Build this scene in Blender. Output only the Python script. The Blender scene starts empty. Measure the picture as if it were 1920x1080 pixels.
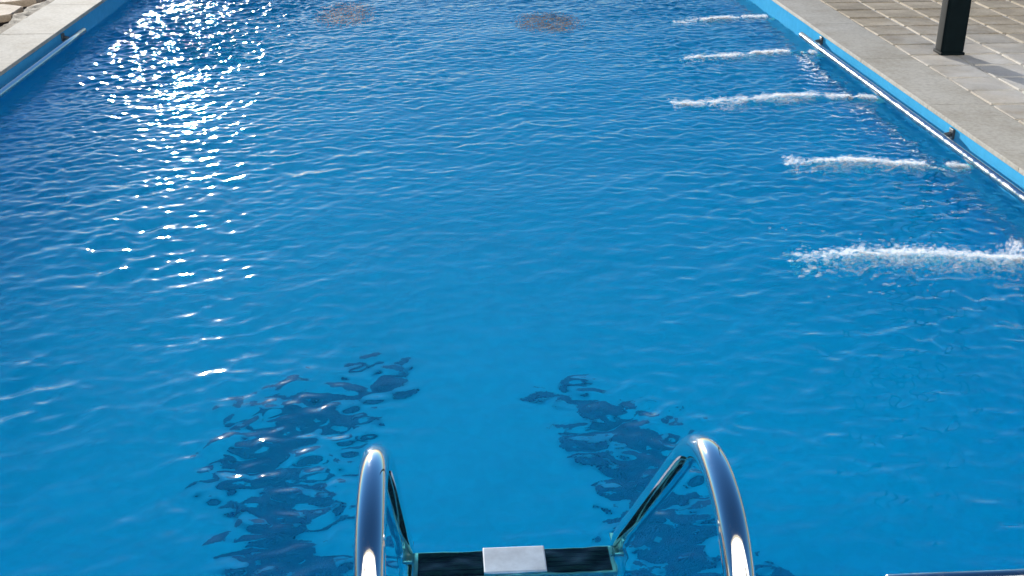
import bpy, bmesh, math, random
import numpy as np
from mathutils import Vector

random.seed(7)
RNG = np.random.default_rng(11)
SC = bpy.context.scene
COL = SC.collection
R = math.radians

# ------------------------------------------------------------------ camera
cam_d = bpy.data.cameras.new('camera')
cam_d.sensor_width = 36.0
cam_d.lens = 2156 / 1920 * 36.0
cam_d.clip_start = 0.05
cam_d.clip_end = 2000
cam = bpy.data.objects.new('camera', cam_d)
COL.objects.link(cam)
cam.location = (0, 0, 1.49)
cam.rotation_euler = (R(90 - 24.44), 0, R(-3.51))
SC.camera = cam

# ------------------------------------------------------------------ sky and sun
SUN_EL, SUN_AZ = 6.3, -13.0          # degrees; azimuth from the pool axis, clockwise
world = bpy.data.worlds.new('World')
SC.world = world
world.use_nodes = True
wn, wl = world.node_tree.nodes, world.node_tree.links
wn.clear()
wo = wn.new('ShaderNodeOutputWorld')
wb = wn.new('ShaderNodeBackground')
ws = wn.new('ShaderNodeTexSky')
ws.sky_type = 'NISHITA'
ws.sun_disc = False
ws.sun_elevation = R(SUN_EL)
ws.sun_rotation = R(SUN_AZ)
ws.altitude = 50
ws.air_density = 1.0
ws.dust_density = 0.2
ws.ozone_density = 5.0
wb.inputs['Strength'].default_value = 0.075
wl.new(ws.outputs[0], wb.inputs[0])
wl.new(wb.outputs[0], wo.inputs[0])

sun_d = bpy.data.lights.new('sun', 'SUN')
sun_d.energy = 5.0
sun_d.angle = R(0.6)
sun_d.color = (1.0, 0.95, 0.87)
sun = bpy.data.objects.new('sun', sun_d)
COL.objects.link(sun)
sd = Vector((math.sin(R(SUN_AZ)) * math.cos(R(SUN_EL)), math.cos(R(SUN_AZ)) * math.cos(R(SUN_EL)), math.sin(R(SUN_EL))))
sun.rotation_euler = sd.to_track_quat('Z', 'Y').to_euler()
sun.location = sd * 30

vs = SC.view_settings
vs.view_transform = 'Standard'
vs.look = 'None'
vs.exposure = 1.48
vs.gamma = 1.0
vs.use_curve_mapping = False
cy = SC.cycles
cy.use_denoising = True
cy.caustics_refractive = True
cy.caustics_reflective = True
cy.max_bounces = 10
cy.transmission_bounces = 8
cy.glossy_bounces = 5
cy.diffuse_bounces = 4
cy.sample_clamp_indirect = 3.0
cy.transparent_max_bounces = 40
SC.render.filter_size = 2.2

# ------------------------------------------------------------------ helpers
def link(o, parent=None):
    COL.objects.link(o)
    if parent is not None:
        o.parent = parent
    return o

def mesh_obj(name, verts, faces, mat, parent=None, smooth=False):
    me = bpy.data.meshes.new(name)
    me.from_pydata([tuple(v) for v in verts], [], faces)
    me.update()
    if mat:
        me.materials.append(mat)
    if smooth:
        for p in me.polygons:
            p.use_smooth = True
    return link(bpy.data.objects.new(name, me), parent)

def bm_obj(name, bm, mat, parent=None, smooth=False):
    me = bpy.data.meshes.new(name)
    bmesh.ops.recalc_face_normals(bm, faces=bm.faces)
    bm.to_mesh(me)
    bm.free()
    if mat:
        me.materials.append(mat)
    if smooth:
        for p in me.polygons:
            p.use_smooth = True
    return link(bpy.data.objects.new(name, me), parent)

def empty(name, loc, label=None, cat=None, group=None, kind=None):
    o = bpy.data.objects.new(name, None)
    o.empty_display_size = 0.1
    link(o)
    o.location = loc
    tag(o, label, cat, group, kind)
    return o

def tag(o, label=None, cat=None, group=None, kind=None):
    if label: o['label'] = label
    if cat: o['category'] = cat
    if group: o['group'] = group
    if kind: o['kind'] = kind
    return o

def box(bm, x0, x1, y0, y1, z0, z1, bevel=0.0, seg=2):
    r = bmesh.ops.create_cube(bm, size=1.0)
    for v in r['verts']:
        v.co = Vector((x0 + (v.co.x + .5) * (x1 - x0), y0 + (v.co.y + .5) * (y1 - y0), z0 + (v.co.z + .5) * (z1 - z0)))
    if bevel:
        es = list({e for v in r['verts'] for e in v.link_edges})
        bmesh.ops.bevel(bm, geom=es, offset=bevel, segments=seg, profile=0.6, affect='EDGES')

def catmull(pts, n=8):
    P = [Vector(p) for p in pts]
    P = [P[0] * 2 - P[1]] + P + [P[-1] * 2 - P[-2]]
    out = []
    for i in range(1, len(P) - 2):
        a, b, c, d = P[i - 1], P[i], P[i + 1], P[i + 2]
        for k in range(n):
            t = k / n
            out.append(.5 * ((2 * b) + (c - a) * t + (2 * a - 5 * b + 4 * c - d) * t * t + (3 * b - a - 3 * c + d) * t ** 3))
    out.append(P[-2])
    return out

def tube(bm, pts, rad, seg=20, cap=True):
    """Round tube along a polyline; end caps slightly domed."""
    pts = [Vector(p) for p in pts]
    rings = []
    up = Vector((1, 0, 0)) if abs((pts[1] - pts[0]).normalized().x) < .9 else Vector((0, 0, 1))
    def ring(c, t, r):
        a = (up - t * up.dot(t)).normalized()
        b = t.cross(a)
        return [bm.verts.new(c + a * (r * math.cos(2 * math.pi * k / seg)) + b * (r * math.sin(2 * math.pi * k / seg))) for k in range(seg)]
    for i, p in enumerate(pts):
        t = (pts[min(i + 1, len(pts) - 1)] - pts[max(i - 1, 0)]).normalized()
        if cap and i == 0:
            rings.append(ring(p - t * rad * .35, t, rad * .55))
            rings.append(ring(p - t * rad * .2, t, rad * .88))
        rings.append(ring(p, t, rad))
        if cap and i == len(pts) - 1:
            rings.append(ring(p + t * rad * .2, t, rad * .88))
            rings.append(ring(p + t * rad * .35, t, rad * .55))
    for a, b in zip(rings[:-1], rings[1:]):
        for k in range(seg):
            bm.faces.new((a[k], a[(k + 1) % seg], b[(k + 1) % seg], b[k]))
    bm.faces.new(rings[0][::-1])
    bm.faces.new(rings[-1])

# ------------------------------------------------------------------ materials
def new_mat(name):
    m = bpy.data.materials.new(name)
    m.use_nodes = True
    n = m.node_tree.nodes
    p = n['Principled BSDF']
    return m, n, m.node_tree.links, p

def noise_node(n, l, scale, detail=4, rough=.55, coord='Object', stretch=None):
    tc = n.new('ShaderNodeTexCoord')
    nt = n.new('ShaderNodeTexNoise')
    nt.inputs['Scale'].default_value = scale
    nt.inputs['Detail'].default_value = detail
    nt.inputs['Roughness'].default_value = rough
    src = tc.outputs[coord]
    if stretch:
        mp = n.new('ShaderNodeMapping')
        mp.inputs['Scale'].default_value = stretch
        l.new(src, mp.inputs[0]); src = mp.outputs[0]
    l.new(src, nt.inputs['Vector'])
    return nt

def ramp(n, l, src, stops):
    r = n.new('ShaderNodeValToRGB')
    e = r.color_ramp.elements
    while len(e) < len(stops):
        e.new(.5)
    for el, (p, c) in zip(e, stops):
        el.position = p
        el.color = (*c, 1)
    l.new(src, r.inputs[0])
    return r

def mix_col(n, l, a, b, fac, mode='MIX'):
    m = n.new('ShaderNodeMix')
    m.data_type = 'RGBA'
    m.blend_type = mode
    for sock, v in ((m.inputs[6], a), (m.inputs[7], b)):
        if isinstance(v, tuple): sock.default_value = (*v, 1)
        else: l.new(v, sock)
    if isinstance(fac, float): m.inputs[0].default_value = fac
    else: l.new(fac, m.inputs[0])
    return m.outputs[2]

def add_bump(n, l, p, src, strength, dist):
    b = n.new('ShaderNodeBump')
    b.inputs['Strength'].default_value = strength
    b.inputs['Distance'].default_value = dist
    l.new(src, b.inputs['Height'])
    l.new(b.outputs[0], p.inputs['Normal'])

def stone_mat(name, c0, c1, c2, scale, rough=.8, bump=.3, per_object=.12, stain=None):
    m, n, l, p = new_mat(name)
    a = noise_node(n, l, scale, 6, .62)
    fine = noise_node(n, l, scale * 14, 4, .7)
    r1 = ramp(n, l, a.outputs[0], [(.3, c0), (.52, c1), (.72, c2)])
    r2 = ramp(n, l, fine.outputs[0], [(.3, (.78, .78, .77)), (.62, (1.06, 1.05, 1.03))])
    c = mix_col(n, l, r1.outputs[0], r2.outputs[0], 1.0, 'MULTIPLY')
    oi = n.new('ShaderNodeObjectInfo')
    v = ramp(n, l, oi.outputs['Random'], [(0, (1 - per_object,) * 3), (.5, (1, 1 - per_object * .15, 1 - per_object * .3)), (1, (1 + per_object,) * 3)])
    c = mix_col(n, l, c, v.outputs[0], 1.0, 'MULTIPLY')
    if stain:                                      # pale lime scale left by splashing around (x, y), ragged outline
        sx, sy, rad, sc_ = stain
        ge = n.new('ShaderNodeNewGeometry')
        vd = n.new('ShaderNodeVectorMath'); vd.operation = 'DISTANCE'
        mp = n.new('ShaderNodeVectorMath'); mp.operation = 'MULTIPLY'; mp.inputs[1].default_value = (1.0, .62, 0)
        l.new(ge.outputs['Position'], mp.inputs[0]); l.new(mp.outputs[0], vd.inputs[0]); vd.inputs[1].default_value = (sx, sy * .62, 0)
        sn = n.new('ShaderNodeTexNoise'); sn.inputs['Scale'].default_value = 5; sn.inputs['Detail'].default_value = 7; sn.inputs['Roughness'].default_value = .68
        l.new(ge.outputs['Position'], sn.inputs['Vector'])
        ma = n.new('ShaderNodeMath'); ma.operation = 'MULTIPLY_ADD'; ma.inputs[1].default_value = 1.5; 
        l.new(sn.outputs[0], ma.inputs[0]); l.new(vd.outputs['Value'], ma.inputs[2])
        rs = ramp(n, l, ma.outputs[0], [(.34, (.62,) * 3), (min(1, (rad + 1.15) / 2.2), (0,) * 3)])
        dv = n.new('ShaderNodeMath'); dv.operation = 'DIVIDE'; dv.inputs[1].default_value = 2.2
        l.new(ma.outputs[0], dv.inputs[0]); l.new(dv.outputs[0], rs.inputs[0])
        c = mix_col(n, l, c, sc_, rs.outputs[0])
    l.new(c, p.inputs['Base Color'])
    p.inputs['Roughness'].default_value = rough
    p.inputs['Specular IOR Level'].default_value = .1
    add_bump(n, l, p, fine.outputs[0], bump, .004)
    return m

M = {}
M['coping'] = stone_mat('coping_concrete', (.315, .295, .25), (.405, .39, .352), (.46, .45, .42), 3.0, .9, .25, .02)
M['paver'] = stone_mat('paver_stone', (.25, .215, .165), (.36, .31, .235), (.46, .40, .315), 4.0, .8, .5, .13, (3.05, 5.75, .55, (.64, .65, .65)))
M['mortar'] = stone_mat('pale_mortar', (.46, .44, .39), (.54, .52, .47), (.6, .58, .53), 9.0, .9, .5, 0)
M['stone'] = stone_mat('natural_stone', (.34, .27, .20), (.46, .38, .30), (.56, .48, .40), 5.0, .85, .8, .1)
M['rubble'] = stone_mat('earth_rubble', (.16, .13, .10), (.30, .27, .22), (.44, .41, .35), 8.0, .95, 1.0, 0)
M['soil'] = stone_mat('dark_soil', (.02, .017, .013), (.035, .03, .022), (.06, .05, .04), 9.0, .95, 1.0, 0)
M['ground'] = stone_mat('ground_earth', (.2, .18, .14), (.28, .25, .2), (.34, .31, .26), .8, .95, .5, 0)

def paint_mat(name, c0, c1, rough):
    m, n, l, p = new_mat(name)
    a = noise_node(n, l, 1.6, 5, .6)
    b = noise_node(n, l, 22, 3, .6)
    r1 = ramp(n, l, a.outputs[0], [(.3, c0), (.7, c1)])
    r2 = ramp(n, l, b.outputs[0], [(.3, (.9, .92, .93)), (.7, (1.03, 1.02, 1.02))])
    l.new(mix_col(n, l, r1.outputs[0], r2.outputs[0], 1.0, 'MULTIPLY'), p.inputs['Base Color'])
    p.inputs['Roughness'].default_value = rough
    p.inputs['Specular IOR Level'].default_value = .06 if rough < .9 else 0.0      # wet paint under water barely shines
    add_bump(n, l, p, b.outputs[0], .15, .003)
    return m
M['pool_paint'] = paint_mat('blue_pool_paint', (.001, .325, .63), (.002, .355, .69), .45)
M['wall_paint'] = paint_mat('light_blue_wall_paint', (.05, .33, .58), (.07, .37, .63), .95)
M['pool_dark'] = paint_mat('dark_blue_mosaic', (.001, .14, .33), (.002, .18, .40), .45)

def steel_mat(name, col, rough):
    m, n, l, p = new_mat(name)
    a = noise_node(n, l, 30, 4, .6)
    r = ramp(n, l, a.outputs[0], [(.3, (rough * .5,) * 3), (.75, (rough * 2.0,) * 3)])
    p.inputs['Base Color'].default_value = (*col, 1)
    p.inputs['Metallic'].default_value = 1
    l.new(r.outputs[0], p.inputs['Roughness'])
    return m
M['steel'] = steel_mat('polished_stainless_steel', (.86, .85, .83), .06)
M['satin_steel'] = steel_mat('satin_stainless_steel', (.58, .575, .56), .14)
M['tread_steel'] = steel_mat('brushed_tread_steel', (.44, .38, .40), .4)

def plain(name, col, rough, spec=.5):
    m, n, l, p = new_mat(name)
    a = noise_node(n, l, 18, 5, .6)
    r = ramp(n, l, a.outputs[0], [(.3, tuple(c * .75 for c in col)), (.7, tuple(c * 1.25 for c in col))])
    l.new(r.outputs[0], p.inputs['Base Color'])
    p.inputs['Roughness'].default_value = rough
    p.inputs['Specular IOR Level'].default_value = spec
    add_bump(n, l, p, a.outputs[0], .2, .002)
    return m
M['rubber'] = plain('black_rubber', (.006, .006, .008), .8, .1)
M['bracket'] = plain('dark_bracket_plastic', (.03, .045, .06), .45)
M['post'] = plain('dark_post_paint', (.003, .007, .009), .8, .05)
M['plate'] = plain('pale_step_plate', (.20, .265, .35), .55, .3)
M['nozzle'] = plain('white_nozzle_plastic', (.6, .62, .62), .35)

def water_mat():
    m = bpy.data.materials.new('pool_water')
    m.use_nodes = True
    n, l = m.node_tree.nodes, m.node_tree.links
    n.clear()
    o = n.new('ShaderNodeOutputMaterial')
    g = n.new('ShaderNodeBsdfPrincipled')
    g.inputs['IOR'].default_value = 1.333
    g.inputs['Roughness'].default_value = 0.04
    g.inputs['Transmission Weight'].default_value = 1.0
    g.inputs['Base Color'].default_value = (.16, .94, .985, 1)
    nt = noise_node(n, l, 26, 3, .6)
    b = n.new('ShaderNodeBump')
    b.inputs['Strength'].default_value = .05
    b.inputs['Distance'].default_value = .01
    l.new(nt.outputs[0], b.inputs['Height'])
    l.new(b.outputs[0], g.inputs['Normal'])
    l.new(g.outputs[0], o.inputs['Surface'])
    return m
M['water'] = water_mat()

def foam_mat():
    m = bpy.data.materials.new('white_foam')
    m.use_nodes = True
    n, l = m.node_tree.nodes, m.node_tree.links
    n.clear()
    o = n.new('ShaderNodeOutputMaterial')
    d = n.new('ShaderNodeBsdfDiffuse'); d.inputs[0].default_value = (.74, .77, .8, 1)
    t = n.new('ShaderNodeBsdfTranslucent'); t.inputs[0].default_value = (.74, .77, .8, 1)
    g = n.new('ShaderNodeBsdfGlossy'); g.inputs['Roughness'].default_value = .15
    tr = n.new('ShaderNodeBsdfTransparent')
    nt = noise_node(n, l, 60, 2, .5)
    a = n.new('ShaderNodeMixShader'); a.inputs[0].default_value = .45
    l.new(d.outputs[0], a.inputs[1]); l.new(t.outputs[0], a.inputs[2])
    b = n.new('ShaderNodeMixShader'); b.inputs[0].default_value = .05
    l.new(a.outputs[0], b.inputs[1]); l.new(g.outputs[0], b.inputs[2])
    r = ramp(n, l, nt.outputs[0], [(.3, (.90,) * 3), (.7, (.98,) * 3)])
    c = n.new('ShaderNodeMixShader')
    l.new(r.outputs[0], c.inputs[0])
    l.new(b.outputs[0], c.inputs[1]); l.new(tr.outputs[0], c.inputs[2])
    l.new(c.outputs[0], o.inputs['Surface'])
    return m
M['foam'] = foam_mat()

# ------------------------------------------------------------------ pool shell and ground
PX0, PX1, PY0, PY1 = -2.36, 2.34, 1.775, 12.6
WZ, FZ = -0.13, -0.98
G = 300.0
# ground: one sheet with the pool left open
gx, gy = (-G, PX0 - .12, PX1 + .12, G), (-G, PY0 - .12, PY1 + .12, G)
gv = [(x, y, -.06) for y in gy for x in gx]
gf = [(j * 4 + i, j * 4 + i + 1, j * 4 + i + 5, j * 4 + i + 4) for j in range(3) for i in range(3) if not (i == 1 and j == 1)]
tag(mesh_obj('ground', gv, gf, M['ground']), kind='structure')

def coved_floor(r):
    """Basin floor that turns up into the walls with a quarter-round cove."""
    prof = [(0, r)] + [(r - r * math.cos(t), r - r * math.sin(t)) for t in np.linspace(.12, math.pi / 2, 9)]
    def ax(a0, a1):
        return [(a0 + .003 + d, h) for d, h in prof] + [(a1 - .003 - d, h) for d, h in prof[::-1]]
    AX, AY = ax(PX0, PX1), ax(PY0, PY1)
    V = [(x, y, FZ + max(hx, hy)) for y, hy in AY for x, hx in AX]
    n = len(AX)
    F = [(j * n + i, j * n + i + 1, (j + 1) * n + i + 1, (j + 1) * n + i) for j in range(len(AY) - 1) for i in range(n - 1)]
    return mesh_obj('pool_floor', V, F, M['pool_paint'], None, True)
pool_floor = tag(coved_floor(.4), kind='structure')
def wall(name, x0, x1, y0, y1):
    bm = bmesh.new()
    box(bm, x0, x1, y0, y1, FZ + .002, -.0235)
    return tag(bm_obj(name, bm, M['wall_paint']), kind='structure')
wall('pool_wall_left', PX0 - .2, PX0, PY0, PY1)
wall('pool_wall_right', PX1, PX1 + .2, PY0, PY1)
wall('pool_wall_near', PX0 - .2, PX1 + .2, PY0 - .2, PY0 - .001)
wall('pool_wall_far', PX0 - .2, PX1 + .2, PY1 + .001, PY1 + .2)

# dark mosaic ring segments on the pool floor
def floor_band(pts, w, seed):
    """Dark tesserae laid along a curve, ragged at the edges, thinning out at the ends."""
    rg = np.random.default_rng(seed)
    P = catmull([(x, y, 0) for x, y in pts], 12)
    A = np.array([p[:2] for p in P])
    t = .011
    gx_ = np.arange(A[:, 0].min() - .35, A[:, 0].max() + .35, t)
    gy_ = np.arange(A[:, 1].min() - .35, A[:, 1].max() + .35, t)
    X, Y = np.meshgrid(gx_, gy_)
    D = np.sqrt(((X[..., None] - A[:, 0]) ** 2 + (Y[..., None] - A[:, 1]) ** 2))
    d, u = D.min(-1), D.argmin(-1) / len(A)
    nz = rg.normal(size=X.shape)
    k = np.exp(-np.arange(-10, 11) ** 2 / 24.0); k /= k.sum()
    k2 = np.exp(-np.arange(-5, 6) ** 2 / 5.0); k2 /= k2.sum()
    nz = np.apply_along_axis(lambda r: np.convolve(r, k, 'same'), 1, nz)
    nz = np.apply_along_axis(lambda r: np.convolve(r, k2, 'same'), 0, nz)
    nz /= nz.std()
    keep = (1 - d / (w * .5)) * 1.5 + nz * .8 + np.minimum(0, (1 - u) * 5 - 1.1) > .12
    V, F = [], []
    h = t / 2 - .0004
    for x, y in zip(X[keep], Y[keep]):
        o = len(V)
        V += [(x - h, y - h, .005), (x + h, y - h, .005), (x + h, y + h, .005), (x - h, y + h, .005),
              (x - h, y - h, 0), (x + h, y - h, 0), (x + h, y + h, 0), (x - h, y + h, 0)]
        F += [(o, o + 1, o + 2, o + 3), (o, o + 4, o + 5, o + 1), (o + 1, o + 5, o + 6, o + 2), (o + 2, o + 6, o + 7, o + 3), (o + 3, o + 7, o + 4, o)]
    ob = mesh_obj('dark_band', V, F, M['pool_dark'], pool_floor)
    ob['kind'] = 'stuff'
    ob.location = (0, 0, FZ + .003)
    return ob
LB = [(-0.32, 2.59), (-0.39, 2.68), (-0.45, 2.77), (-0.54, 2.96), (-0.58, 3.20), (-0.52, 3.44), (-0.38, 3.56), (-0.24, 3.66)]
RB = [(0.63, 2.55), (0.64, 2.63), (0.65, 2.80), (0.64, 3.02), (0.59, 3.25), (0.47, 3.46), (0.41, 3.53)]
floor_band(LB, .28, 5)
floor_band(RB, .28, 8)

# ------------------------------------------------------------------ coping slabs
def coping(name, x0, x1, y0, y1, along, step):
    root = empty(name, (0, 0, 0), kind='structure')
    a0, a1 = (y0, y1) if along == 'y' else (x0, x1)
    n = max(1, round((a1 - a0) / step))
    st = (a1 - a0) / n
    for i in range(n):
        bm = bmesh.new()
        b0, b1 = a0 + i * st + .0012, a0 + (i + 1) * st - .0012
        dz = random.uniform(-.0006, .0006)
        j = random.uniform(-.0015, .0015)
        if along == 'y': box(bm, x0 + j, x1 + j, b0, b1, -.022, dz, .003)
        else: box(bm, b0, b1, y0 + j, y1 + j, -.022, dz, .003)
        bm_obj('coping_slab', bm, M['coping'], root)
    return root
CW = .295
OV = .005
coping('coping_right', PX1 - OV, PX1 + CW, PY0 - CW, PY1 + CW, 'y', .98)
coping('coping_left', PX0 - CW - .03, PX0 + OV, PY0 - CW, PY1 + CW, 'y', .98)
coping('coping_near', PX0 + OV + .004, PX1 - OV - .004, PY0 - CW, PY0 + OV, 'x', .98)
coping('coping_far', PX0 + OV + .004, PX1 - OV - .004, PY1 - OV, PY1 + CW, 'x', .98)

# ------------------------------------------------------------------ right deck: pavers in pale joints
PAX, PAY = .262, .262
deck = empty('paved_deck', (0, 0, 0), kind='structure')
DX0 = PX1 + CW + .004
mesh_obj('joint_bed', [(DX0, .5, -.011), (DX0 + 5.4, .5, -.011), (DX0 + 5.4, 14.5, -.011), (DX0, 14.5, -.011)], [(0, 1, 2, 3)], M['mortar'], deck)
protos = []
for k in range(6):
    bm = bmesh.new()
    w, h = PAX - .02, PAY - .02
    box(bm, -w / 2, w / 2, -h / 2, h / 2, -.03, 0, .008, 2)
    for v in bm.verts:
        v.co.x += random.uniform(-.002, .002); v.co.y += random.uniform(-.002, .002)
        if v.co.z > -.012: v.co.z += random.uniform(-.0014, .0014)
    me = bpy.data.meshes.new('paver')
    bmesh.ops.recalc_face_normals(bm, faces=bm.faces)
    bm.to_mesh(me); bm.free()
    me.materials.append(M['paver'])
    protos.append(me)
NPX, PY_A, NPY = 9, 3.45, 24
for i in range(NPX):
    for j in range(NPY):
        o = bpy.data.objects.new('paver', random.choice(protos))
        link(o, deck)
        o.location = (DX0 + .004 + (i + .5) * PAX, PY_A + (j + .5) * PAY, -.003 + random.uniform(-.0015, .0015))
        o.rotation_euler = (random.uniform(-.006, .006), random.uniform(-.006, .006), random.choice((0, math.pi / 2, math.pi)) + random.uniform(-.006, .006))

# paving beyond and nearer than the laid pieces: same stone, joints from the material
def far_paving():
    m, n, l, p = new_mat('far_paving')
    tc = n.new('ShaderNodeTexCoord')
    br = n.new('ShaderNodeTexBrick')
    br.offset = 0
    br.inputs['Scale'].default_value = 1
    br.inputs['Brick Width'].default_value = PAX
    br.inputs['Row Height'].default_value = PAY
    br.inputs['Mortar Size'].default_value = .01
    br.inputs['Color1'].default_value = (.34, .305, .25, 1)
    br.inputs['Color2'].default_value = (.28, .25, .2, 1)
    br.inputs['Mortar'].default_value = (.54, .52, .47, 1)
    l.new(tc.outputs['Object'], br.inputs['Vector'])
    l.new(br.outputs[0], p.inputs['Base Color'])
    p.inputs['Roughness'].default_value = .8
    return m
FP = far_paving()
ex = DX0 + .004 + NPX * PAX
ey = PY_A + NPY * PAY
for rect in ((ex, ex + 3, PY_A, ey), (DX0 + .004, ex + 3, .5, PY_A), (DX0 + .004, ex + 3, ey, 14.5)):
    x0, x1, y0, y1 = rect
    o = mesh_obj('paving_sheet', [(0, 0, 0), (x1 - x0, 0, 0), (x1 - x0, y1 - y0, 0), (0, y1 - y0, 0)], [(0, 1, 2, 3)], FP, deck)
    o.location = (x0, y0, -.004)

# near terrace the photographer stands on, and the far terrace
bm = bmesh.new(); box(bm, -7, 7, -1.99, PY0 - CW - .004, -.05, -.006, .004)
tag(bm_obj('terrace_near', bm, M['coping']), kind='structure')

# ------------------------------------------------------------------ left deck: rubble strip, dark gap, natural stones
ld = empty('stone_deck', (0, 0, 0), kind='structure')
LX = PX0 - CW - .034
mesh_obj('soil_bed', [(-8, -.5, -.05), (LX, -.5, -.05), (LX, 15, -.05), (-8, 15, -.05)], [(0, 1, 2, 3)], M['soil'], ld)
# rubble strip with an uneven outer edge
ys = np.arange(2.0, 13.01, .05)
edge = .095 + .022 * np.sin(ys * 7.3) + .018 * np.sin(ys * 17.1 + 1) + RNG.normal(0, .008, len(ys))
V, Fc = [], []
for y, e in zip(ys, edge):
    for k, fx in enumerate((0, .25, .5, .75, .97, 1.0)):
        z = -.008 + RNG.normal(0, .004) if k < 5 else -.05
        V.append((LX - e * fx, y + RNG.normal(0, .006), z))
for j in range(len(ys) - 1):
    for k in range(5):
        a = j * 6 + k
        Fc.append((a, a + 6, a + 7, a + 1))
mesh_obj('rubble_strip', V, Fc, M['rubble'], ld, True)
def irregular_stone(cx, cy, w, h, n=11):
    bm = bmesh.new()
    ang = sorted(2 * math.pi * (k + random.uniform(-.25, .25)) / n for k in range(n))
    top = []
    for a in ang:
        c, s = math.cos(a), math.sin(a)
        q = max(abs(c), abs(s)) ** .75            # squarish outline
        r = random.uniform(.95, 1.0)
        top.append(bm.verts.new((c / q * w / 2 * r, s / q * h / 2 * r, random.uniform(-.004, .004))))
    f = bm.faces.new(top)
    ex = bmesh.ops.extrude_face_region(bm, geom=[f])
    for v in ex['geom']:
        if isinstance(v, bmesh.types.BMVert): v.co.z -= .06
    bmesh.ops.bevel(bm, geom=[e for e in bm.edges if all(v.co.z > -.03 for v in e.verts)], offset=.006, segments=2, affect='EDGES')
    o = bm_obj('stone', bm, M['stone'], ld)
    o.location = (cx, cy, random.uniform(-.008, -.002))
    return o
for row in range(6):
    x = LX - .155 - .26 - row * .54
    y = 3.4 + random.uniform(-.3, 0)
    while y < 11.5:
        h = random.uniform(.45, .8)
        irregular_stone(x + random.uniform(-.015, .015), y + h / 2, .54, h)
        y += h + .012

# ------------------------------------------------------------------ water surface
STEP = .0095
nx = int(round((PX1 - PX0) / STEP)) + 1
ny = int(round((PY1 - PY0) / STEP)) + 1
xs = np.linspace(PX0, PX1, nx)
ysw = np.linspace(PY0, PY1, ny)
XX, YY = np.meshgrid(xs, ysw)
NFX, NFY = 512, 1152
kx = 2 * np.pi * np.fft.fftfreq(NFX, STEP)
ky = 2 * np.pi * np.fft.rfftfreq(NFY, STEP)
KX, KY = np.meshgrid(kx, ky, indexing='ij')
KK = np.hypot(KX, KY) + 1e-9
def layer(lam, sig, direction=None, power=2):
    """Random wave field around wavelength lam (m), unit slope RMS; direction in degrees from +X."""
    amp = np.exp(-(np.log(KK * lam / (2 * np.pi)) ** 2) / (2 * sig ** 2)) / KK ** 1.6
    if direction is not None:
        c = (KX * math.cos(R(direction)) + KY * math.sin(R(direction))) / KK
        amp = amp * (.22 + np.abs(c) ** power)
    sp = amp * np.exp(2j * np.pi * RNG.random(KK.shape)) * RNG.rayleigh(1, KK.shape)
    f = np.fft.irfft2(sp.T[:, :], s=(NFY, NFX), axes=(1, 0)) if False else np.fft.irfft2(sp, s=(NFX, NFY)).T
    g0, g1 = np.gradient(f, STEP)
    f = f / math.sqrt((g0 ** 2 + g1 ** 2).mean())
    return f[:ny, :nx]
def smooth_noise(lam):
    f = layer(lam, .35)
    return (f - f.mean()) / f.std()
def sstep(a, b, v):
    t = np.clip((v - a) / (b - a), 0, 1)
    return t * t * (3 - 2 * t)

gust = 1 + .35 * np.tanh(smooth_noise(1.1))
left = 1 - sstep(-1.7, .2, XX)                       # choppier along the left wall
far = sstep(2.6, 6.5, YY)
rightm = sstep(.5, 1.9, XX) * (1 - .75 * sstep(1.75, 2.25, XX))
calm = 1 - .75 * np.exp(-((XX - .12) / .55) ** 2) * (1 - sstep(2.5, 5.2, YY))
chop = np.exp(-((XX + 1.55) / .5) ** 2) * sstep(5.9, 7.9, YY)     # rough patch at the far left
nearc = sstep(2.2, 5.0, YY)
# restless water pushed aside by the ladder, to either side of it
eddy = (np.exp(-((XX + .45) / .3) ** 2) + np.exp(-((XX - .62) / .3) ** 2)) * np.exp(-((YY - 2.6) / .55) ** 2)
lap = np.exp(-((XX - .13) / .38) ** 2 - ((YY - 2.08) / .16) ** 2)          # lapping at the ladder
leftm = left * sstep(3.0, 6.8, YY)
H = np.zeros_like(XX)
H += layer(.85, .3, -60, 2) * .014 * calm
H += layer(.27, .35, -50, 1.0) * (.018 + .006 * leftm + .002 * far + .012 * rightm + .06 * chop) * calm * gust
H += layer(.15, .35, -55, .6) * (.026 + .014 * leftm + .004 * far + .020 * rightm + .11 * chop) * calm * gust
H += layer(.09, .35, -60, .4) * (.040 + .028 * leftm + .010 * far + .036 * rightm + .14 * chop) * calm * gust
H += layer(.055, .3, -75, .4) * (.038 + .034 * leftm + .024 * far + .044 * rightm + .09 * chop) * calm
H += layer(.16, .3, -75, 1.2) * .080 * eddy
H += layer(.08, .3, -80, 1) * (.120 * eddy + .09 * lap)
H += layer(.05, .3) * (.11 * lap + .06 * eddy)
sides = sstep(.5, 1.1, np.abs(XX - .12)) * (1 - sstep(3.8, 6.2, YY)) * sstep(-.6, 1.1, smooth_noise(.6))
H += (layer(.20, .3, -55, .8) * .065 + layer(.11, .3, -60, .6) * .095 + layer(.06, .3, -80, .6) * .06) * sides
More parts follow.
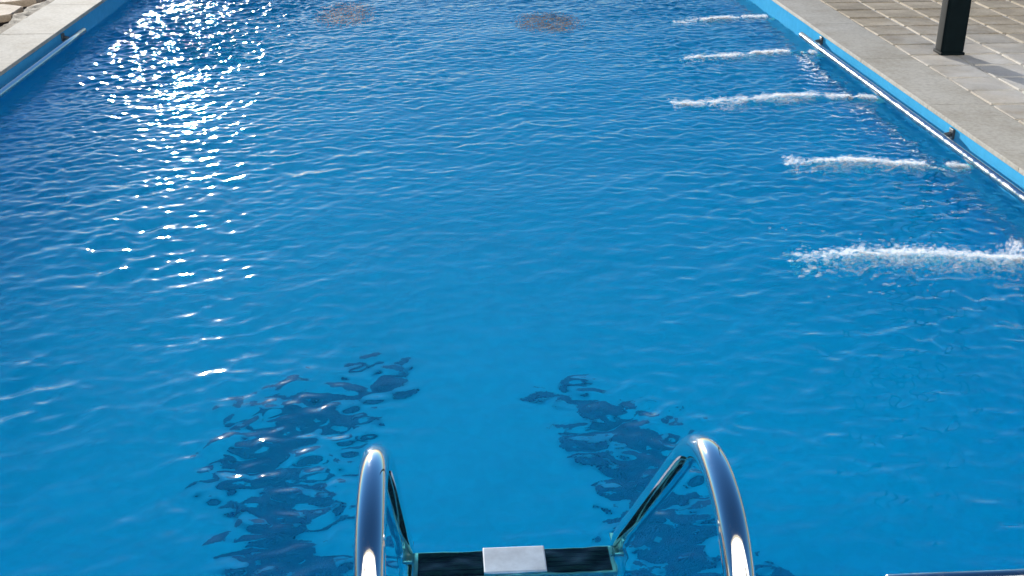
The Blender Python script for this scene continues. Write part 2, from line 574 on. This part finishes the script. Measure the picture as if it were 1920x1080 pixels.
# turbulent ridges of the wall jets
JETS = [(8.02, .70, .8), (6.89, .86, .9), (5.86, 1.08, 1.0), (4.75, .78, 1.0), (3.69, 1.06, 1.5)]
turb = layer(.06, .5)
lace = smooth_noise(.11)
lace2 = smooth_noise(.33)
for jy, jl, js in JETS:
    s = PX1 - XX
    env = sstep(0, .12, s) * (1 - sstep(jl * .75, jl * 1.15, s))
    ridge = np.exp(-((YY - jy - .05 * np.sin(s * 5 + jy)) / (.035 + .03 * s)) ** 2)
    H += env * ridge * (.013 * js) 
    wide = np.exp(-((YY - jy) / .22) ** 2) * env
    H += wide * turb * .04 * js * (1 - .7 * sstep(1.8, 2.25, XX))
verts = np.stack([XX.ravel(), YY.ravel(), (WZ + H).ravel()], 1).astype(np.float32)
idx = np.arange(nx * ny, dtype=np.int32).reshape(ny, nx)
quads = np.stack([idx[:-1, :-1], idx[:-1, 1:], idx[1:, 1:], idx[1:, :-1]], -1).reshape(-1, 4)
me = bpy.data.meshes.new('water')
me.vertices.add(len(verts)); me.vertices.foreach_set('co', verts.ravel())
me.loops.add(quads.size); me.loops.foreach_set('vertex_index', quads.ravel())
me.polygons.add(len(quads))
me.polygons.foreach_set('loop_start', np.arange(0, quads.size, 4, dtype=np.int32))
me.polygons.foreach_set('loop_total', np.full(len(quads), 4, dtype=np.int32))
me.polygons.foreach_set('use_smooth', np.ones(len(quads), dtype=bool))
me.update(calc_edges=True)
me.materials.append(M['water'])
water = link(bpy.data.objects.new('water', me))
tag(water, kind='structure')
def water_z(x, y):
    i = min(max(int(round((x - PX0) / STEP)), 0), nx - 1)
    j = min(max(int(round((y - PY0) / STEP)), 0), ny - 1)
    return WZ + float(H[j, i])

# ------------------------------------------------------------------ ladder
XL, XR = -.113, .38
LXC = (XL + XR) / 2
ladder = empty('pool_ladder', (LXC, 1.12, 0), 'polished steel pool ladder with two arched handrails at the near edge', 'pool ladder')
RAIL = [(1.115, .0), (1.12, .16), (1.135, .30), (1.165, .41), (1.215, .495), (1.285, .548), (1.37, .566), (1.45, .553), (1.53, .507),
        (1.61, .43), (1.72, .315), (1.83, .20), (1.96, .065), (2.06, -.035), (2.13, -.115), (2.17, -.20), (2.185, -.32), (2.19, -.55), (2.19, -.88)]
for X in (XL, XR):
    bm = bmesh.new()
    tube(bm, catmull([(X - LXC, y - 1.12, z) for y, z in RAIL], 7), .0215, 24)
    hr = bm_obj('handrail', bm, M['steel'], ladder, True)
    bm = bmesh.new()
    tube(bm, [(0, 0, -.004), (0, 0, .004), (0, 0, .012)], .045, 24)
    fl = bm_obj('flange', bm, M['satin_steel'], hr, True)
    fl.location = (X - LXC, -.005, .002)
    bm = bmesh.new()
    tube(bm, [(0, 0, 0), (0, 0, .05)], .026, 20)
    ft = bm_obj('rubber_foot', bm, M['rubber'], hr, True)
    ft.location = (X - LXC, 1.07, -.93)
for tz in (-.140, -.40, -.66):
    tr = None
    bm = bmesh.new()
    w = (XR - XL) / 2 - .020
    y0, y1 = 2.038, 2.15
    if tz > -.15: y0, y1 = 2.04, 2.135
    yo = 1.12
    box(bm, -w, w, y0 - yo, y1 - yo, tz - .022, tz, .004)
    for s in (-1, 1):
        box(bm, s * (w + .012) - .012, s * (w + .012) + .012, y1 - yo - .03, y1 - yo + .05, tz - .018, tz - .003, .003)
    tr = bm_obj('tread', bm, M['tread_steel'], ladder, False)
    for s in (-1, 1):
        bm = bmesh.new()
        xa, xb = (.070, w - .012)
        if s < 0: xa, xb = -xb, -xa
        for k in range(5):
            ya = y0 - yo + .008 + k * (y1 - y0 - .016) / 5
            box(bm, xa, xb, ya, ya + (y1 - y0 - .016) / 5 - .003, tz + .001, tz + .006, .0015, 1)
        box(bm, xa - .001, xb + .001, y0 - yo + .006, y1 - yo - .006, tz - .002, tz + .0035)
        bm_obj('grip_pad', bm, M['rubber'], tr)
    if tz > -.15:
        bm = bmesh.new(); box(bm, -.070, .070, y0 - yo + .003, y1 - yo - .003, tz + .001, tz + .014, .003)
        bm_obj('step_plate', bm, M['plate'], tr)

# ------------------------------------------------------------------ grab rails along the pool walls
def grab_rail(label, p0, p1, wall_n, ts, off=.062):
    p0, p1 = Vector(p0), Vector(p1)
    root = empty('grab_rail', p0, label, 'grab rail', 'steel grab rails along the pool walls')
    bm = bmesh.new()
    d = p1 - p0
    tube(bm, [d * t for t in np.linspace(0, 1, 12)], .019, 18)
    bm_obj('tube', bm, M['satin_steel'], root, True)
    n = Vector(wall_n)
    for t in ts:
        c = d * t
        bm = bmesh.new()
        tube(bm, [c + Vector((0, 0, -.012)), c + n * off * .45 + Vector((0, 0, .006)), c + n * (off + .006) + Vector((0, 0, .012))], .011, 10)
        e = n * (off - .006)
        a = c + e + Vector((0, 0, .012))
        ex = Vector((.006 if n.x else .022, .006 if n.y else .022, .024))
        box(bm, a.x - ex.x, a.x + ex.x, a.y - ex.y, a.y + ex.y, a.z - ex.z, a.z + ex.z, .004)
        bm_obj('bracket', bm, M['bracket'], root)
RZ = -.064
def fr(L, *d): return [x / L for x in d]
grab_rail('long steel grab rail on the right pool wall by the dark post', (PX1 - .062, 7.17, RZ), (PX1 - .062, 2.6, RZ), (1, 0, 0), fr(4.57, .22, 2.19, 4.3))
grab_rail('steel grab rail on the left pool wall beside the stone deck', (PX0 + .062, 7.58, RZ), (PX0 + .062, 2.9, RZ), (-1, 0, 0), fr(4.68, .25, 2.3, 4.4))
grab_rail('steel grab rail on the near pool wall right of the ladder', (.90, PY0 + .1, RZ + .002), (2.15, PY0 + .1, RZ + .002), (0, -1, 0), fr(1.29, .12, 1.15), .1)

# ------------------------------------------------------------------ dark post on the right deck
post = empty('dark_post', (2.885, 6.36, 0), 'thick dark post standing on the paved deck right of the pool', 'post')
bm = bmesh.new()
box(bm, -.066, .066, -.056, .056, 0, 2.6, .026, 5)
bm_obj('shaft', bm, M['post'], post, True)
bm = bmesh.new()
box(bm, -.069, .069, -.059, .059, -.004, .012, .005, 3)
bm_obj('base_collar', bm, M['post'], post, True)
bm = bmesh.new()
box(bm, -.08, .08, -.068, .068, 2.58, 2.63, .012, 3)
bm_obj('cap', bm, M['post'], post, True)

# ------------------------------------------------------------------ foaming wall jets
ICO = bmesh.new(); bmesh.ops.create_icosphere(ICO, subdivisions=1, radius=1.0)
ICO_V = np.array([v.co[:] for v in ICO.verts]); ICO_F = np.array([[v.index for v in f.verts] for f in ICO.faces]); ICO.free()
def blobs(name, C, S, mat, parent):
    n = len(C)
    rot = RNG.random(n) * 6.28
    P = ICO_V[None] * S[:, None, :] * RNG.uniform(.75, 1.25, (n, len(ICO_V), 1))
    c, s = np.cos(rot * .12), np.sin(rot * .12)
    P = np.stack([P[..., 0] * c[:, None] - P[..., 1] * s[:, None], P[..., 0] * s[:, None] + P[..., 1] * c[:, None], P[..., 2]], -1)
    P = (P + C[:, None]).reshape(-1, 3)
    Fi = (ICO_F[None] + (np.arange(n) * len(ICO_V))[:, None, None]).reshape(-1, 3)
    me = bpy.data.meshes.new(name)
    me.from_pydata(P.tolist(), [], Fi.tolist())
    for p in me.polygons: p.use_smooth = True
    me.materials.append(mat)
    o = link(bpy.data.objects.new(name, me), parent)
    o['kind'] = 'stuff'
    return o
JLAB = ['farthest foaming water jet from the right wall', 'second farthest foaming water jet, level with the far end of the right grab rail',
        'middle foaming water jet from the right wall, nearest the post', 'second nearest foaming water jet from the right wall',
        'nearest and widest foaming water jet splashing at the right edge of the photo']
for (jy, jl, js), lab in zip(JETS, JLAB):
    root = empty('water_jet', (PX1, jy, WZ), lab, 'water jet', 'water jets along the right wall')
    bm = bmesh.new()
    tube(bm, [(.01, 0, -.03), (-.012, 0, -.03), (-.03, 0, -.03)], .03, 18)
    bm_obj('nozzle', bm, M['nozzle'], root, True)
    # foam: a dense crest near the wall that breaks into clumps, with air bubbles milling below the surface
    C, S = [], []
    big = js > 1.3
    nclump = int(14 * js)
    clumps = [(random.uniform(.3, 1.02) * jl, random.gauss(0, .03 * js), random.uniform(.012, .032) * js, random.uniform(.4, 1)) for _ in range(nclump)]
    crest = lambda s: jy + .05 * math.sin(s * 5 + jy)
    def lace_at(x, y):
        i = min(max(int(round((x - PX0) / STEP)), 0), nx - 1); j = min(max(int(round((y - PY0) / STEP)), 0), ny - 1)
        return abs(lace[j, i]), lace2[j, i]
    n_ = int(6000 * min(js, 1.3) * (.4 + .6 * jl))
    k_ = 0
    while k_ < n_:
        q = random.random()
        if q < (.10 if big else .17):              # streak of froth riding the jet
            s = .04 + random.random() ** 1.1 * jl * .7
            if (math.sin(s * 19 + jy * 3) + math.sin(s * 33 + jy) + math.sin(s * 7 + jy * 5)) < -.7: k_ += 1; continue
            y = crest(s) + random.gauss(0, .020 + .022 * s)
            h = abs(random.gauss(0, .007))
        elif q < (.22 if big else .27):            # tumbling clumps
            k = random.choice(clumps)
            s = k[0] + random.gauss(0, k[2] * 1.5); y = crest(k[0]) + k[1] + random.gauss(0, k[2] * .8)
            h = abs(random.gauss(0, (.018 if big else .009) * k[3]))
        elif q < .85:                              # lace of foam lying flat on the water
            s = .05 + random.random() * jl * 1.05
            y = crest(s) - .02 + random.gauss(0, (.075 if big else .034) * (.45 + s))
            lv, l2 = lace_at(PX1 - s, y)
            if lv > .22 or l2 < -.35: 
                k_ += .12; continue
            h = random.uniform(-.001, .002)
        else:                                      # air bubbles under the surface
            s = .05 + random.random() * jl
            y = crest(s) + random.gauss(0, .02 + .05 * s)
            h = -random.uniform(.004, .05)
        k_ += 1
        if s < .03 or s > jl * 1.06: continue
        x = PX1 - s
        r = random.uniform(.0028, .0070) * (1 if h < .02 else .6)
        C.append((x - PX1, y - jy, water_z(x, y) + h - WZ + .001))
        S.append((r * random.uniform(1, 2.6), r, r * random.uniform(.5, 1)))
    if big:                                        # thrown-up spouts close to the wall
        for sp, hh, nn in ((.12, .12, 900), (.31, .07, 350), (.2, .05, 350)):
            for _ in range(nn):
                t = random.random() ** 1.5
                s = sp + random.gauss(0, .012 + .03 * (1 - t))
                C.append((-max(s, .02), random.gauss(0, .015 + .02 * (1 - t)), t * hh + .005))
                r = random.uniform(.0025, .0060)
                S.append((r, r, r * 1.3))
    blobs('foam', np.array(C), np.array(S), M['foam'], root)

# ------------------------------------------------------------------ patches of fine brown debris afloat at the far end
def leaf_mat():
    m = plain('brown_leaf_litter', (.17, .125, .09), .7)
    return m
M['leaf'] = leaf_mat()
for lab, cx, cy, rx, ry, n_ in (('faint brownish patch of fine floating debris near the far middle of the pool', .74, 7.97, .27, .42, 2600),
                              ('fainter brownish floating debris patch left of the middle, at the top edge', -.68, 8.35, .25, .55, 2200)):
    V, F = [], []
    for _ in range(n_):
        a, r = random.uniform(0, 6.283), math.sqrt(random.random()) * random.uniform(.5, 1)
        x, y = cx + rx * r * math.cos(a), cy + ry * r * math.sin(a)
        z = water_z(x, y) + .0015
        L, w, th = random.uniform(.003, .0075), random.uniform(.002, .0045), random.uniform(0, 6.283)
        o = len(V)
        for k in range(6):
            b = th + k * math.pi / 3
            dx, dy = L * math.cos(k * math.pi / 3), w * math.sin(k * math.pi / 3)
            V.append((x - cx + dx * math.cos(th) - dy * math.sin(th), y - cy + dx * math.sin(th) + dy * math.cos(th), z - WZ + random.uniform(-.0005, .002)))
        F.append(tuple(range(o, o + 6)))
    ob = mesh_obj('floating_debris', V, F, M['leaf'])
    ob.location = (cx, cy, WZ)
    tag(ob, lab, 'debris', 'brown debris patches afloat', 'stuff')

# ------------------------------------------------------------------ unseen white house, added and sized to put white reflections in the ladder steel
M['render'] = stone_mat('white_render', (.70, .69, .66), (.78, .77, .75), (.82, .81, .79), 1.2, .85, .3, 0)
M['glass'] = plain('dark_window_glass', (.02, .025, .03), .08)
house = empty('reflector_house', (0, -2.0, 0), 'unseen white house added behind the camera to give the ladder rails white reflections', 'house')
bm = bmesh.new(); box(bm, -9, 9, -5, 0, -.05, 11.2, .02); bm_obj('wall', bm, M['render'], house)
bm = bmesh.new(); box(bm, -9.4, 9.4, -5.3, .35, 11.2, 11.45, .02); bm_obj('roof', bm, M['coping'], house)
for fz in (.9, 3.6, 6.3, 9.0):
    for wx in (-7, -4.2, 4.2, 7):
        bm = bmesh.new()
        for q in ((-.65, -.58, 0, 1.5), (.58, .65, 0, 1.5), (-.58, .58, 0, .07), (-.58, .58, 1.43, 1.5), (-.03, .03, .07, 1.43)):
            box(bm, q[0], q[1], -.02, .05, q[2], q[3], .004)
        f = bm_obj('window', bm, M['nozzle'], house); f.location = (wx, 0, fz)
        bm = bmesh.new(); box(bm, -.6, .6, -.02, .012, .03, 1.47)
        g = bm_obj('pane', bm, M['glass'], f)
